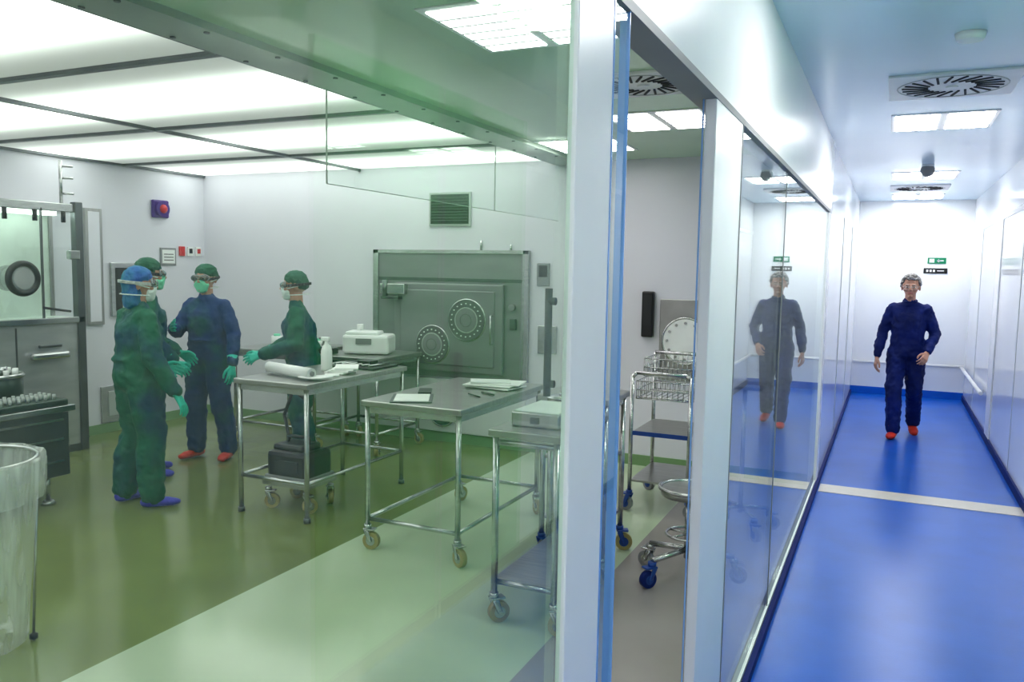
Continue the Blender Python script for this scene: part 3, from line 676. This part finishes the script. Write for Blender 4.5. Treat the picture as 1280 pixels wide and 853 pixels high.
        b.hull([((-0.040,-0.088,0.010),(0.036,0.026,0.028)),((0.040,-0.088,0.010),(0.036,0.026,0.028))],G_goggle)
        pts=[(0.076*math.cos(a),-0.070,0.010+0.031*math.sin(a)) for a in [i*2*math.pi/24 for i in range(24)]]
        b.tube(pts,0.006,M_grey,6,closed=True)
        pts=[(0.096*math.cos(a),0.012+0.116*math.sin(a),0.012+0.012*math.sin(a)) for a in [(-0.75+i*(math.pi+1.5)/20) for i in range(21)]]
        for zoff in (-0.006,0,0.006): b.tube([(p[0],p[1],p[2]+zoff) for p in pts],0.005,M_lgrey if hood else M_dark,6)
        b.done()
    return E

poseA=dict(elR=(-0.25,0.03,1.08),wrR=(-0.33,-0.08,0.84),elL=(0.24,-0.02,1.08),wrL=(0.14,-0.20,0.98),thumbR=(0.5,-0.8,0),thumbL=(0,-0.3,1),toeR=-0.5,toeL=0.1,curlR=0.3,
  kneeR=(-0.12,-0.02,0.50),ankR=(-0.15,0.0,0.10),kneeL=(0.11,-0.02,0.5),ankL=(0.13,0.06,0.10))
person('lab_technician',(-4.58,3.84,0),math.radians(165),1.61,M_suitg,poseA,'hood',M_purple,headyaw=math.radians(-20),mask=M_maskw,g=1.10)
poseA2=dict(elR=(-0.23,-0.02,1.08),wrR=(-0.19,-0.16,0.92),elL=(0.23,0.0,1.08),wrL=(0.20,-0.2,0.95))
person('lab_technician',(-5.16,4.42,0),math.radians(140),1.67,M_suitg,poseA2,'cap',M_purple)
poseB=dict(elR=(-0.24,-0.08,1.11),wrR=(-0.13,-0.27,1.15),elL=(0.26,0.0,1.10),wrL=(0.31,-0.10,0.87),thumbR=(0,0,1),thumbL=(-0.4,-1,0),curlL=0.35,
  kneeR=(-0.11,-0.03,0.50),ankR=(-0.13,0.0,0.10),kneeL=(0.13,-0.02,0.5),ankL=(0.16,0.04,0.10))
person('lab_technician',(-5.18,5.03,0),math.radians(10),1.63,M_suitb,poseB,'cap',M_red,headyaw=math.radians(5),g=1.0)
poseC=dict(elR=(-0.22,-0.06,1.09),wrR=(-0.17,-0.30,0.99),elL=(0.22,-0.04,1.09),wrL=(0.18,-0.29,1.01),thumbR=(0.4,0,1),thumbL=(-0.4,0,1),lean=-0.04)
person('lab_technician',(-4.26,5.12,0),math.radians(-52),1.59,M_suitg,poseC,'cap',M_red,mask=M_maskw,g=1.04)
poseW=dict(elR=(-0.245,0.03,1.08),wrR=(-0.275,-0.05,0.85),elL=(0.25,0.05,1.08),wrL=(0.195,-0.13,0.92),thumbR=(0.3,-1,0),thumbL=(-0.6,-0.6,0.3),curlR=0.45,curlL=0.5,
  kneeR=(-0.10,-0.13,0.49),ankR=(-0.085,-0.17,0.10),kneeL=(0.085,0.02,0.49),ankL=(0.09,0.21,0.13),toeR=-0.12,toeL=0.15,tipL=0.25)
person('walking_staff_member',(0.18,9.15,0),math.radians(-3),1.64,M_navy,poseW,'walker',M_red,glove=M_skin)

# ------------------------------------------------------------ world & camera
w=bpy.data.worlds.new('world'); SC.world=w; w.use_nodes=True
w.node_tree.nodes['Background'].inputs[0].default_value=(0.8,0.88,1,1); w.node_tree.nodes['Background'].inputs[1].default_value=0.3
cd=bpy.data.cameras.new('camera'); cd.sensor_width=36; cd.lens=1008/1280*36; cd.clip_start=0.05
co=bpy.data.objects.new('camera',cd); COL.objects.link(co)
R=Matrix.Rotation(math.radians(25.08),4,'Z')@Matrix.Rotation(math.radians(90-5.147),4,'X')@Matrix.Rotation(math.radians(1.0),4,'Z')
co.matrix_world=Matrix.Translation((0,0,1.65))@R
SC.camera=co
